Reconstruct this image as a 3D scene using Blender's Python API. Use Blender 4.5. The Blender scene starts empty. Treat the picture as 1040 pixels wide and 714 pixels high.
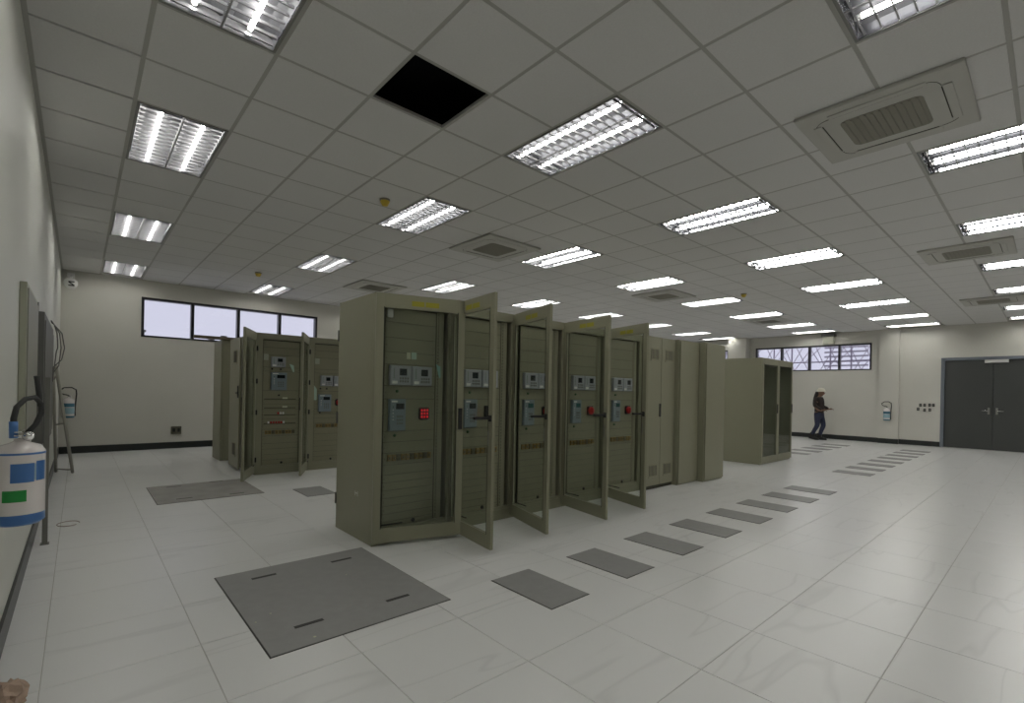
import bpy, bmesh, math, random
from mathutils import Vector, Matrix
random.seed(7)
S = bpy.context.scene
C = S.collection
PI = math.pi
T = 0.6                       # ceiling module (m)
H = 3.2913                    # ceiling height
XL, XR, YF, YB = -1.7296, 15.971, 8.6212, -6.6

# ------------------------------------------------------------------ camera
yaw, roll, f_px, cx, cy = 0.83867, 0.01986, 492.515, 522.65, 398.01
fw = Vector((math.cos(yaw), math.sin(yaw), 0.0))
rt = Vector((math.sin(yaw), -math.cos(yaw), 0.0))
up = rt.cross(fw)
r2 = rt * math.cos(roll) + up * math.sin(roll)
u2 = -rt * math.sin(roll) + up * math.cos(roll)
cd = bpy.data.cameras.new('camera')
cam = bpy.data.objects.new('camera', cd)
C.objects.link(cam)
M = Matrix((r2, u2, -fw)).transposed().to_4x4()
M.translation = Vector((-1.4677, -3.1948, 1.2686))
cam.matrix_world = M
cd.sensor_fit = 'HORIZONTAL'; cd.sensor_width = 36.0
cd.lens = f_px / 1040 * 36.0
cd.shift_x = (520 - cx) / 1040
cd.shift_y = (cy - 357) / 1040
cd.clip_start = 0.05; cd.clip_end = 200
S.camera = cam

# ------------------------------------------------------------------ sky, exposure
w = bpy.data.worlds.new('overcast_sky'); S.world = w; w.use_nodes = True
bg = w.node_tree.nodes['Background']
bg.inputs[0].default_value = (0.84, 0.85, 1.0, 1); bg.inputs[1].default_value = 0.60
S.view_settings.view_transform = 'Standard'; S.view_settings.look = 'None'
S.view_settings.gamma = 1; S.view_settings.use_curve_mapping = False
S.view_settings.exposure = 0.52
TUBE_POWER = 27.0

# ------------------------------------------------------------------ materials
def mat(name, col, rough=0.6, metal=0.0, emit=None, es=0.0, spec=0.5, noise=0.0, nscale=8.0, bump=0.0, bscale=60.0, coat=0.0):
    m = bpy.data.materials.new(name); m.use_nodes = True
    nt = m.node_tree; b = nt.nodes['Principled BSDF']
    b.inputs['Base Color'].default_value = (*col, 1); b.inputs['Roughness'].default_value = rough
    b.inputs['Metallic'].default_value = metal; b.inputs['Specular IOR Level'].default_value = spec
    b.inputs['Coat Weight'].default_value = coat
    if emit: b.inputs['Emission Color'].default_value = (*emit, 1); b.inputs['Emission Strength'].default_value = es
    geo = nt.nodes.new('ShaderNodeNewGeometry')
    if noise:
        n = nt.nodes.new('ShaderNodeTexNoise'); n.inputs['Scale'].default_value = nscale; n.inputs['Detail'].default_value = 5
        nt.links.new(geo.outputs['Position'], n.inputs['Vector'])
        r = nt.nodes.new('ShaderNodeMapRange'); r.inputs['To Min'].default_value = 1 - noise; r.inputs['To Max'].default_value = 1 + noise
        nt.links.new(n.outputs['Fac'], r.inputs['Value'])
        mx = nt.nodes.new('ShaderNodeMix'); mx.data_type = 'RGBA'; mx.blend_type = 'MULTIPLY'; mx.inputs['Factor'].default_value = 1
        mx.inputs[6].default_value = (*col, 1); nt.links.new(r.outputs[0], mx.inputs[7])
        nt.links.new(mx.outputs[2], b.inputs['Base Color'])
    if bump:
        n2 = nt.nodes.new('ShaderNodeTexNoise'); n2.inputs['Scale'].default_value = bscale; n2.inputs['Detail'].default_value = 3
        nt.links.new(geo.outputs['Position'], n2.inputs['Vector'])
        bp = nt.nodes.new('ShaderNodeBump'); bp.inputs['Strength'].default_value = bump; bp.inputs['Distance'].default_value = 0.002
        nt.links.new(n2.outputs['Fac'], bp.inputs['Height']); nt.links.new(bp.outputs[0], b.inputs['Normal'])
    return m

M_wall = mat('painted_plaster', (0.60, 0.59, 0.535), 0.55, noise=0.05, nscale=1.6, bump=0.1, bscale=40)
M_wallglossy = mat('painted_plaster_satin', (0.60, 0.605, 0.555), 0.5, noise=0.04, nscale=1.2, bump=0.08, bscale=6)
M_ceiltile = mat('mineral_fibre', (0.66, 0.655, 0.645), 0.9, noise=0.07, nscale=90, bump=0.5, bscale=300)
M_tee = mat('grey_ceiling_tee', (0.40, 0.395, 0.37), 0.6)
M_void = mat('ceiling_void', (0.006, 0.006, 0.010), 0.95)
M_paint = mat('pebble_grey_powder_coat', (0.262, 0.258, 0.180), 0.42, noise=0.04, nscale=3, bump=0.15, bscale=500)
M_panel = mat('pebble_grey_rack_plate', (0.235, 0.228, 0.153), 0.45, noise=0.05, nscale=6)
M_groove = mat('dark_groove', (0.045, 0.045, 0.03), 0.8)
M_slat = mat('vent_slot', (0.11, 0.105, 0.09), 0.7)
M_black = mat('black_plastic', (0.012, 0.012, 0.013), 0.4)
M_rubber = mat('black_rubber', (0.018, 0.02, 0.019), 0.55)
M_base = mat('black_vinyl_baseboard', (0.014, 0.018, 0.017), 0.35)
M_hatch = mat('grey_steel_hatch', (0.29, 0.29, 0.282), 0.5, noise=0.10, nscale=14, bump=0.2, bscale=200)
M_hatchdust = mat('dusty_steel_hatch', (0.31, 0.30, 0.275), 0.6, noise=0.28, nscale=5, bump=0.2, bscale=200)
M_slot = mat('slot_shadow_steel', (0.04, 0.04, 0.036), 0.6)
M_frame = mat('black_window_frame', (0.010, 0.010, 0.012), 0.35)
M_door = mat('dark_grey_door', (0.052, 0.056, 0.053), 0.45, noise=0.08, nscale=2)
M_doorframe = mat('blue_grey_door_frame', (0.16, 0.18, 0.21), 0.45)
M_alu = mat('brushed_aluminium', (0.62, 0.62, 0.60), 0.3, 1.0)
M_chrome = mat('polished_steel', (0.8, 0.8, 0.8), 0.12, 1.0)
M_refl = mat('mirror_reflector', (0.70, 0.71, 0.74), 0.04, 1.0)
M_louv = mat('white_louvre', (0.30, 0.30, 0.31), 0.16, 0.6)
M_matte = mat('matte_reflector_back', (0.055, 0.055, 0.06), 0.5, spec=0.2)
M_rim = mat('light_rim', (0.20, 0.20, 0.19), 0.45)
M_tube = mat('fluorescent_tube', (0.9, 0.9, 0.9), 0.5, emit=(1.0, 0.985, 0.93), es=TUBE_POWER)
M_ac = mat('ivory_cassette_plastic', (0.47, 0.465, 0.43), 0.5)
M_acgrille = mat('cassette_grille', (0.23, 0.22, 0.18), 0.6)
M_yellow = mat('yellow_cap', (0.60, 0.44, 0.05), 0.5)
M_relay = mat('relay_white_face', (0.33, 0.35, 0.37), 0.4)
M_relaygrey = mat('relay_blue_grey_face', (0.20, 0.25, 0.28), 0.4)
M_lcd = mat('relay_display', (0.012, 0.018, 0.022), 0.15)
M_lcdteal = mat('relay_display_teal', (0.02, 0.085, 0.085), 0.2)
M_red = mat('red_plastic', (0.42, 0.012, 0.015), 0.35)
M_redlit = mat('red_lit_lens', (0.5, 0.01, 0.02), 0.3, emit=(1.0, 0.03, 0.05), es=0.35)
M_green = mat('green_button', (0.02, 0.09, 0.03), 0.4)
M_term = mat('amber_terminal', (0.25, 0.17, 0.05), 0.5)
M_term2 = mat('dark_terminal', (0.11, 0.10, 0.06), 0.5)
M_note = mat('pale_green_note', (0.42, 0.56, 0.47), 0.8)
M_cream = mat('cream_note', (0.55, 0.55, 0.40), 0.8)
M_cyan = mat('pale_cyan_tag', (0.25, 0.45, 0.40), 0.7)
M_white = mat('white_plastic', (0.72, 0.72, 0.70), 0.4)
M_ylabel = mat('yellow_label', (0.33, 0.30, 0.02), 0.5)
M_extw = mat('extinguisher_white', (0.72, 0.68, 0.66), 0.22, coat=0.4)
M_extb = mat('extinguisher_blue', (0.06, 0.17, 0.42), 0.35)
M_extg = mat('extinguisher_green', (0.015, 0.28, 0.05), 0.35)
M_teal = mat('teal_label', (0.05, 0.17, 0.24), 0.4)
M_paleblue = mat('pale_blue_label', (0.30, 0.46, 0.52), 0.4)
M_boxlight = mat('light_grey_enclosure', (0.36, 0.37, 0.29), 0.5)
M_boxdark = mat('dark_grey_enclosure', (0.13, 0.13, 0.12), 0.5)
M_boxmid = mat('mid_grey_enclosure', (0.26, 0.26, 0.22), 0.5)
M_steelgrey = mat('grey_steel_section', (0.22, 0.22, 0.20), 0.45, 0.3)
M_ladder = mat('weathered_aluminium', (0.40, 0.39, 0.34), 0.45, 0.4)
M_outlet = mat('brown_grey_outlet', (0.10, 0.095, 0.065), 0.5)
M_dark = mat('unlit_hole', (0.02, 0.02, 0.02), 0.9)
M_skin = mat('skin', (0.20, 0.115, 0.075), 0.6)
M_hair = mat('dark_hair', (0.02, 0.014, 0.011), 0.6)
M_shirt = mat('dark_brown_shirt', (0.030, 0.022, 0.020), 0.85)
M_jeans = mat('navy_jeans', (0.026, 0.032, 0.065), 0.85)
M_boot = mat('black_boot', (0.015, 0.014, 0.013), 0.6)
M_hat = mat('cream_hard_hat', (0.70, 0.67, 0.56), 0.4)
M_kraft = mat('crumpled_kraft_paper', (0.42, 0.31, 0.24), 0.9, noise=0.4, nscale=25)
M_plank = mat('dusty_brown_plank', (0.16, 0.13, 0.09), 0.8)
M_pipe = mat('scaffold_tube', (0.42, 0.38, 0.46), 0.5, 0.1)
M_net = mat('scaffold_mesh', (0.62, 0.60, 0.66), 0.9)

def marble():
    m = bpy.data.materials.new('marble_look_porcelain'); m.use_nodes = True
    nt = m.node_tree; b = nt.nodes['Principled BSDF']
    geo = nt.nodes.new('ShaderNodeNewGeometry'); oi = nt.nodes.new('ShaderNodeObjectInfo')
    off = nt.nodes.new('ShaderNodeVectorMath'); off.operation = 'MULTIPLY_ADD'
    cmb = nt.nodes.new('ShaderNodeCombineXYZ'); 
    mm = nt.nodes.new('ShaderNodeMath'); mm.operation = 'MULTIPLY'; mm.inputs[1].default_value = 3.0
    nt.links.new(oi.outputs['Random'], mm.inputs[0]); nt.links.new(mm.outputs[0], cmb.inputs[0]); nt.links.new(mm.outputs[0], cmb.inputs[1])
    add = nt.nodes.new('ShaderNodeVectorMath'); add.operation = 'ADD'
    nt.links.new(geo.outputs['Position'], add.inputs[0]); nt.links.new(cmb.outputs[0], add.inputs[1])
    n = nt.nodes.new('ShaderNodeTexNoise'); n.inputs['Scale'].default_value = 0.8; n.inputs['Detail'].default_value = 3; n.inputs['Roughness'].default_value = 0.45; n.inputs['Distortion'].default_value = 0.25
    mp = nt.nodes.new('ShaderNodeMapping'); mp.inputs['Rotation'].default_value = (0, 0, 0.5); mp.inputs['Scale'].default_value = (0.30, 2.0, 1.0)
    nt.links.new(add.outputs[0], mp.inputs['Vector']); nt.links.new(mp.outputs[0], n.inputs['Vector'])
    sub = nt.nodes.new('ShaderNodeMath'); sub.operation = 'SUBTRACT'; sub.inputs[1].default_value = 0.5; nt.links.new(n.outputs['Fac'], sub.inputs[0])
    ab = nt.nodes.new('ShaderNodeMath'); ab.operation = 'ABSOLUTE'; nt.links.new(sub.outputs[0], ab.inputs[0])
    cr = nt.nodes.new('ShaderNodeValToRGB')
    cr.color_ramp.elements[0].position = 0.0; cr.color_ramp.elements[0].color = (0.675, 0.68, 0.67, 1)
    cr.color_ramp.elements[1].position = 0.008; cr.color_ramp.elements[1].color = (0.745, 0.75, 0.74, 1)
    nt.links.new(ab.outputs[0], cr.inputs[0])
    n2 = nt.nodes.new('ShaderNodeTexNoise'); n2.inputs['Scale'].default_value = 0.9; n2.inputs['Detail'].default_value = 2
    nt.links.new(add.outputs[0], n2.inputs['Vector'])
    mr = nt.nodes.new('ShaderNodeMapRange'); mr.inputs['To Min'].default_value = 0.965; mr.inputs['To Max'].default_value = 1.02; nt.links.new(n2.outputs['Fac'], mr.inputs['Value'])
    mx = nt.nodes.new('ShaderNodeMix'); mx.data_type = 'RGBA'; mx.blend_type = 'MULTIPLY'; mx.inputs['Factor'].default_value = 1
    nt.links.new(cr.outputs[0], mx.inputs[6]); nt.links.new(mr.outputs[0], mx.inputs[7]); nt.links.new(mx.outputs[2], b.inputs['Base Color'])
    b.inputs['Roughness'].default_value = 0.27; b.inputs['Specular IOR Level'].default_value = 0.45
    n3 = nt.nodes.new('ShaderNodeTexNoise'); n3.inputs['Scale'].default_value = 9; nt.links.new(geo.outputs['Position'], n3.inputs['Vector'])
    m3 = nt.nodes.new('ShaderNodeMapRange'); m3.inputs['To Min'].default_value = 0.27; m3.inputs['To Max'].default_value = 0.29; nt.links.new(n3.outputs['Fac'], m3.inputs['Value'])
    nt.links.new(m3.outputs[0], b.inputs['Roughness'])
    return m
M_floor = marble()
M_grout = mat('grout', (0.52, 0.51, 0.48), 0.8)

def glass(name, tint, gloss):
    m = bpy.data.materials.new(name); m.use_nodes = True
    nt = m.node_tree; nt.nodes.clear()
    o = nt.nodes.new('ShaderNodeOutputMaterial'); t = nt.nodes.new('ShaderNodeBsdfTransparent'); t.inputs[0].default_value = (*tint, 1)
    g = nt.nodes.new('ShaderNodeBsdfGlossy'); g.inputs['Roughness'].default_value = 0.03
    lw = nt.nodes.new('ShaderNodeLayerWeight'); lw.inputs['Blend'].default_value = 0.5
    pw = nt.nodes.new('ShaderNodeMath'); pw.operation = 'POWER'; pw.inputs[1].default_value = 4.0; nt.links.new(lw.outputs['Facing'], pw.inputs[0])
    fr = nt.nodes.new('ShaderNodeMath'); fr.operation = 'MULTIPLY_ADD'; fr.inputs[1].default_value = gloss; fr.inputs[2].default_value = 0.022; nt.links.new(pw.outputs[0], fr.inputs[0])
    mx = nt.nodes.new('ShaderNodeMixShader'); nt.links.new(fr.outputs[0], mx.inputs[0]); nt.links.new(t.outputs[0], mx.inputs[1]); nt.links.new(g.outputs[0], mx.inputs[2])
    nt.links.new(mx.outputs[0], o.inputs[0])
    return m
M_glass = glass('tinted_door_glass', (0.90, 0.92, 0.90), 0.35)
M_pane = glass('window_glass', (0.95, 0.95, 0.97), 0.4)

# ------------------------------------------------------------------ mesh helpers
class MB:
    def __init__(s): s.bm = bmesh.new(); s.mats = []
    def mi(s, m):
        if m not in s.mats: s.mats.append(m)
        return s.mats.index(m)
    def box(s, x0, y0, z0, x1, y1, z1, m, bev=0.0, mtx=None):
        a = bmesh.ops.create_cube(s.bm, size=1.0)['verts']
        sx, sy, sz = abs(x1-x0), abs(y1-y0), abs(z1-z0)
        for v in a:
            v.co = Vector(((x0+x1)/2 + v.co.x*sx, (y0+y1)/2 + v.co.y*sy, (z0+z1)/2 + v.co.z*sz))
        fs = set(f for v in a for f in v.link_faces)
        k = s.mi(m)
        for f in fs: f.material_index = k
        if bev > 0:
            es = set(e for v in a for e in v.link_edges)
            r = bmesh.ops.bevel(s.bm, geom=list(es), offset=bev, segments=2, affect='EDGES', profile=0.5)
            for f in r['faces']: f.material_index = k
            a = list(set(v for f in r['faces'] for v in f.verts) | set(v for v in a if v.is_valid))
        if mtx is not None: bmesh.ops.transform(s.bm, matrix=mtx, verts=[v for v in a if v.is_valid])
        return s
    def poly(s, pts, m):
        vs = [s.bm.verts.new(p) for p in pts]; f = s.bm.faces.new(vs); f.material_index = s.mi(m); return s
    def prism(s, pts2, axis, a0, a1, m):
        """extrude a closed 2D outline along an axis (0,1,2)"""
        def mk(p, a):
            c = [p[0], p[1]]; c.insert(axis, a); return c
        A = [s.bm.verts.new(mk(p, a0)) for p in pts2]; B = [s.bm.verts.new(mk(p, a1)) for p in pts2]
        k = s.mi(m); n = len(pts2)
        fs = [s.bm.faces.new(A), s.bm.faces.new(B[::-1])]
        for i in range(n): fs.append(s.bm.faces.new((A[i], B[i], B[(i+1) % n], A[(i+1) % n])))
        for f in fs: f.material_index = k
        return s
    def tube(s, pts, r, m, n=8, cap=True):
        pts = [Vector(p) for p in pts]; rr = r if isinstance(r, (list, tuple)) else [r]*len(pts)
        k = s.mi(m); rings = []; ref = None
        for i, p in enumerate(pts):
            d = (pts[min(i+1, len(pts)-1)] - pts[max(i-1, 0)]).normalized()
            if ref is None:
                ref = d.orthogonal().normalized()
            ref = (ref - d * ref.dot(d)).normalized()
            b = d.cross(ref)
            rings.append([s.bm.verts.new(p + (ref*math.cos(2*PI*j/n) + b*math.sin(2*PI*j/n))*rr[i]) for j in range(n)])
        for a, b in zip(rings, rings[1:]):
            for j in range(n):
                f = s.bm.faces.new((a[j], a[(j+1) % n], b[(j+1) % n], b[j])); f.material_index = k; f.smooth = True
        if cap:
            for R in (rings[0][::-1], rings[-1]):
                f = s.bm.faces.new(R); f.material_index = k
        return s
    def lathe(s, prof, m, n=24, c=(0, 0, 0), mtx=None):
        """prof: list of (r, z) or (r, z, material)"""
        rings = []; allv = []
        for p in prof:
            r, z = p[0], p[1]
            if r < 1e-6: v = [s.bm.verts.new((c[0], c[1], c[2]+z))]
            else: v = [s.bm.verts.new((c[0]+r*math.cos(2*PI*j/n), c[1]+r*math.sin(2*PI*j/n), c[2]+z)) for j in range(n)]
            rings.append(v); allv += v
        for i, (a, b) in enumerate(zip(rings, rings[1:])):
            mm = prof[i+1][2] if len(prof[i+1]) > 2 else m
            k = s.mi(mm)
            for j in range(n):
                q = (a[j % len(a)], a[(j+1) % len(a)], b[(j+1) % len(b)], b[j % len(b)])
                q = list(dict.fromkeys(q))
                if len(q) > 2:
                    f = s.bm.faces.new(q); f.material_index = k; f.smooth = True
        if mtx is not None: bmesh.ops.transform(s.bm, matrix=mtx, verts=allv)
        return s
    def make(s, name, parent=None, loc=(0, 0, 0), rz=0.0, **props):
        bmesh.ops.recalc_face_normals(s.bm, faces=s.bm.faces)
        me = bpy.data.meshes.new(name); s.bm.to_mesh(me); s.bm.free()
        for m in s.mats: me.materials.append(m)
        return put(name, me, parent, loc, rz, **props)

def put(name, me, parent=None, loc=(0, 0, 0), rz=0.0, **props):
    o = bpy.data.objects.new(name, me); C.objects.link(o)
    o.location = loc; o.rotation_euler = (0, 0, rz)
    if parent is not None: o.parent = parent
    for k, v in props.items(): o[k] = v
    return o

def thing(name, label, cat, loc=(0, 0, 0), rz=0.0, group=None):
    o = put(name, None, None, loc, rz, label=label, category=cat)
    if group: o['group'] = group
    return o

def tag(o, label, cat, group=None):
    o['label'] = label; o['category'] = cat
    if group: o['group'] = group
    return o

def copy_tree(o, loc=None, rz=None, label=None, parent=None):
    c = o.copy(); C.objects.link(c)
    if parent is not None: c.parent = parent
    for ch in list(o.children): copy_tree(ch, parent=c)
    if loc is not None: c.location = loc
    if rz is not None: c.rotation_euler = (0, 0, rz)
    if label: c['label'] = label
    return c

# ------------------------------------------------------------------ FLOOR
fl = MB().box(XL-0.2, YB-0.2, -0.12, XR+0.2, YF+0.2, -0.003, M_grout).make('floor', kind='structure')
FT = 0.5665; FX0 = -1.004; FY0 = -2.685
def unit_tile(name, size, gap, th, m, down=True):
    b = MB(); h = size/2 - gap/2
    b.box(-h, -h, -th, h, h, 0, m)
    bmesh.ops.bevel(b.bm, geom=[e for e in b.bm.edges if all(v.co.z > -1e-6 for v in e.verts)] if down else
                    [e for e in b.bm.edges if all(v.co.z < -th+1e-6 for v in e.verts)], offset=0.0012 if down else 0.003, segments=1, affect='EDGES')
    bmesh.ops.recalc_face_normals(b.bm, faces=b.bm.faces)
    me = bpy.data.meshes.new(name); b.bm.to_mesh(me); b.bm.free(); me.materials.append(m)
    return me
camp = cam.location.copy()
def in_view(p, marg=0.12):
    d = Vector(p) - camp; z = d.dot(fw)
    if z < 0.2: return False
    x = d.dot(r2)/z*f_px + cx; y = cy - d.dot(u2)/z*f_px
    return -1040*marg < x < 1040*(1+marg) and -714*marg < y < 714*(1+marg)
ftm = unit_tile('floor_tile', FT, 0.0035, 0.012, M_floor)
cells = []
i0 = math.floor((XL-FX0)/FT); i1 = math.ceil((XR-FX0)/FT); j0 = math.floor((YB-FY0)/FT); j1 = math.ceil((YF-FY0)/FT)
for i in range(i0, i1):
    for j in range(j0, j1):
        c = Vector((FX0+(i+.5)*FT, FY0+(j+.5)*FT, 0))
        cells.append((not in_view(c, 0.1), (c-camp).length, c))
cells.sort(key=lambda t: t[:2])
def stuff_mesh(base, locs, name, m):
    bm = bmesh.new()
    for l in locs:
        n = len(bm.verts); bm.from_mesh(base); bm.verts.ensure_lookup_table()
        bmesh.ops.translate(bm, vec=l, verts=bm.verts[n:])
    me = bpy.data.meshes.new(name); bm.to_mesh(me); bm.free(); me.materials.append(m); return me
for _, _, c in cells[:300]: put('floor_tile', ftm, fl, c)
put('floor_tiles_beyond', stuff_mesh(ftm, [c for _, _, c in cells[300:]], 'floor_tiles_beyond', M_floor), fl, kind='stuff')

# ------------------------------------------------------------------ CEILING
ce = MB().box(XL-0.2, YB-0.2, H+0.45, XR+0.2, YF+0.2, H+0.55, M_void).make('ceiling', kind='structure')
LI = [-2, 2, 6, 10, 14, 18, 22, 25.2]; LJ = [-10, -6, -2, 2, 7, 12]  # the row by the back wall is out of view, added for its light
lights = [(i, j) for i in LI for j in LJ if not (i == 25.2 and j == 12)]
occupied = set((0, -1) for _ in range(1))
for i, j in lights:
    ii = [int(i)] if i == int(i) else [25, 26]
    for a in ii: occupied.add((a, j)); occupied.add((a, j+1))
ctm = unit_tile('ceiling_tile', T, 0.022, 0.014, M_ceiltile, down=False)
cells = []
for i in range(-3, 27):
    for j in range(-11, 15):
        if (i, j) in occupied: continue
        c = Vector(((i+.5)*T, (j+.5)*T, H+0.014))
        cells.append((not in_view(c), (c-camp).length, c))
cells.sort(key=lambda t: t[:2])
for _, _, c in cells[:300]: put('ceiling_tile', ctm, ce, c)
put('ceiling_tiles_beyond', stuff_mesh(ctm, [c for _, _, c in cells[300:]], 'ceiling_tiles_beyond', M_ceiltile), ce, kind='stuff')
# T-bars: runners along y on every x line, along x on every y line
trun = MB().box(-0.013, YB, 0.001, 0.013, YF, 0.004, M_tee).box(-0.002, YB, 0.004, 0.002, YF, 0.035, M_tee)
bmesh.ops.recalc_face_normals(trun.bm, faces=trun.bm.faces)
trm = bpy.data.meshes.new('ceiling_runner'); trun.bm.to_mesh(trm); trm.materials.append(M_tee)
lines_at = set()
for i in range(-2, 27): put('ceiling_runner', trm, ce, (i*T, 0, H+0.001))
crx = bpy.data.meshes.new('ceiling_cross_tee'); q = MB().box(-0.287, -0.013, 0.001, 0.287, 0.013, 0.004, M_tee).box(-0.287, -0.002, 0.004, 0.287, 0.002, 0.03, M_tee); q.bm.to_mesh(crx); crx.materials.append(M_tee)
tees = []
for i in range(-3, 27):
    for j in range(-10, 15):
        if (i, j) in occupied and (i, j-1) in occupied: continue
        if i == -3: continue
        tees.append(Vector(((i+.5)*T, j*T, H+0.001)))
tees.sort(key=lambda p: (not in_view(p), (p-camp).length))
for p in tees[:300]: put('cross_tee', crx, ce, p)
put('cross_tees_beyond', stuff_mesh(crx, tees[300:], 'cross_tees_beyond', M_tee), ce, kind='stuff')
# wall angle along the left and far walls
MB().box(XL, YB, H-0.002, XL+0.025, YF, H+0.004, M_tee).box(XL, YF-0.025, H-0.002, XR, YF, H+0.004, M_tee).box(XR-0.025, YB, H-0.002, XR, YF, H+0.004, M_tee).make('wall_angle', ce)

# ------------------------------------------------------------------ WALLS
WT = 0.2; ZT = H+0.5
def wall_y(name, y0, y1, x0, x1, holes, m=M_wall):
    """wall in a plane of constant y, holes = (xa, xb, za, zb)"""
    b = MB(); xs = x0
    for xa, xb, za, zb in holes:
        b.box(xs, y0, 0, xa, y1, ZT, m)
        if za > 0: b.box(xa, y0, 0, xb, y1, za, m)
        b.box(xa, y0, zb, xb, y1, ZT, m); xs = xb
    b.box(xs, y0, 0, x1, y1, ZT, m)
    return b.make(name, kind='structure')
def wall_x(name, x0, x1, y0, y1, holes, m=M_wall):
    b = MB(); ys = y0
    for ya, yb, za, zb in holes:
        b.box(x0, ys, 0, x1, ya, ZT, m)
        if za > 0: b.box(x0, ya, 0, x1, yb, za, m)
        b.box(x0, ya, zb, x1, yb, ZT, m); ys = yb
    b.box(x0, ys, 0, x1, y1, ZT, m)
    return b.make(name, kind='structure')
W1 = (-0.59, 2.755, 2.195, 2.965)
W2 = (0.43, 3.735, 2.13, 2.93)
W3 = (4.69, 8.0, 2.13, 2.93)
W4 = (-0.3, 0.0, 0, 0)
DR = (-3.13, -1.16, 0, 2.39)
wall_x('wall_left', XL-WT, XL, YB-WT, YF+WT, [], M_wallglossy)
wall_y('wall_far', YF, YF+WT, XL, XR, [W1])
wall_x('wall_right', XR, XR+WT, YB-WT, YF+WT, [DR, W2, W3])
wall_y('wall_back', YB-WT, YB, XL, XR, [])
MB().box(XR-0.11, -0.235, 0, XR-0.0005, 0.225, H+0.002, M_wall).make('trim_1', kind='structure', label='shallow plastered pilaster between the window and the double door')
MB().box(XR-0.36, 3.93, 0, XR-0.0005, 4.55, H+0.002, M_wall).make('trim_2', kind='structure', label='plastered column in front of the right wall beyond the cabinets')
# baseboards
BB = 0.128
MB().box(XL+0.0005, YB, 0, XL+0.014, YF, BB, M_base).make('baseboard_left', kind='structure')
MB().box(XL+0.014, YF-0.014, 0, XR-0.015, YF-0.0005, BB, M_base).make('baseboard_far', kind='structure')
MB().box(XR-0.014, 0.226, 0, XR-0.0005, 3.929, BB+0.01, M_base).box(XR-0.014, -1.13, 0, XR-0.0005, -0.236, BB+0.01, M_base)\
    .box(XR-0.124, -0.249, 0, XR-0.1105, 0.239, BB+0.01, M_base).box(XR-0.014, 4.551, 0, XR-0.0005, YF, BB+0.01, M_base).box(XR-0.374, 3.916, 0, XR-0.3605, 4.56, BB+0.01, M_base).make('baseboard_right', kind='structure')
MB().box(XR-0.014, YB, 0, XR-0.0005, -3.16, BB, M_base).make('baseboard_right_end', kind='structure')

# ------------------------------------------------------------------ WINDOWS
def window(name, rect, axis, base, n=4):
    a0, a1, z0, z1 = rect; fr = 0.045; d0, d1 = (0.06, 0.12)
    def bx(b, p0, q0, p1, q1, e0, e1, m):
        if axis == 1: b.box(p0, base+e0, q0, p1, base+e1, q1, m)
        else: b.box(base+e0, p0, q0, base+e1, p1, q1, m)
    b = MB(); e0 = -0.012
    bx(b, a0, z0, a1, z0+fr*0.7, e0, 0.12, M_frame); bx(b, a0, z1-fr, a1, z1, e0, 0.12, M_frame)
    bx(b, a0, z0, a0+fr, z1, e0, 0.12, M_frame); bx(b, a1-fr, z0, a1, z1, e0, 0.12, M_frame)
    root = b.make(name, kind='structure')
    wd = (a1-a0)/n
    for i in range(1, n):
        b = MB(); c = a0+i*wd; bx(b, c-0.028, z0+0.01, c+0.028, z1-0.01, e0+0.002, 0.118, M_frame); b.make('mullion', root)
    for i in range(n):
        b = MB(); bx(b, a0+i*wd+0.02, z0+0.02, a0+(i+1)*wd-0.02, z1-0.02, 0.05, 0.054, M_pane); b.make('window_pane', root)
    return root
window('window_1', W1, 1, YF)
window('window_2', W2, 0, XR)
window('window_3', W3, 0, XR)
# outside the right-hand windows: scaffold with a debris net
sc = thing('scaffold', 'weathered tube scaffold seen through the barred right-hand windows', 'scaffold', (XR+2.2, 3.5, 0))
for k in range(13):
    y = -3.9+k*0.62
    MB().tube([(0, y, 0), (0, y, 5.2)], 0.028, M_pipe).make('standard', sc)
for z in (0.5, 2.55, 3.15, 3.75, 4.4, 5.0):
    MB().tube([(0.05, -4.1, z), (0.05, 4.1, z)], 0.024, M_pipe).make('ledger', sc)
for k in range(46):
    y = -4+k*0.17; s_ = 1 if k % 2 else -1
    MB().tube([(-0.06, y, 1.9+0.3*(k % 3)), (-0.06, y+0.75*s_, 3.3+0.5*(k % 2))], 0.013, M_pipe, 6).make('brace', sc)
for k, (y0, y1) in enumerate(((-4.0, -2.6), (-2.5, -1.2))):
    b = MB()
    for q_ in range(18): b.box(0.11, y0, 1.9+q_*0.16, 0.115, y1, 1.96+q_*0.16, M_net)
    b.make('debris_net', sc)
for (x, y, h_, w_) in ((-0.35, 0.0, 2.55, 0.09), (1.1, 0.0, 2.5, 0.12)):
    o = thing('rooftop_vent', 'small dark rooftop vent low in the %s pane of the far window' % ('first' if x < 0 else 'second'), 'vent', (x, YF+3.0, 0))
    MB().box(-w_/2, -0.1, 0, w_/2, 0.1, h_, M_boxdark, 0.01).make('duct', o)
    MB().box(-w_*0.8, -0.13, h_, w_*0.8, 0.13, h_+0.04, M_boxdark).make('cowl', o)

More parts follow.
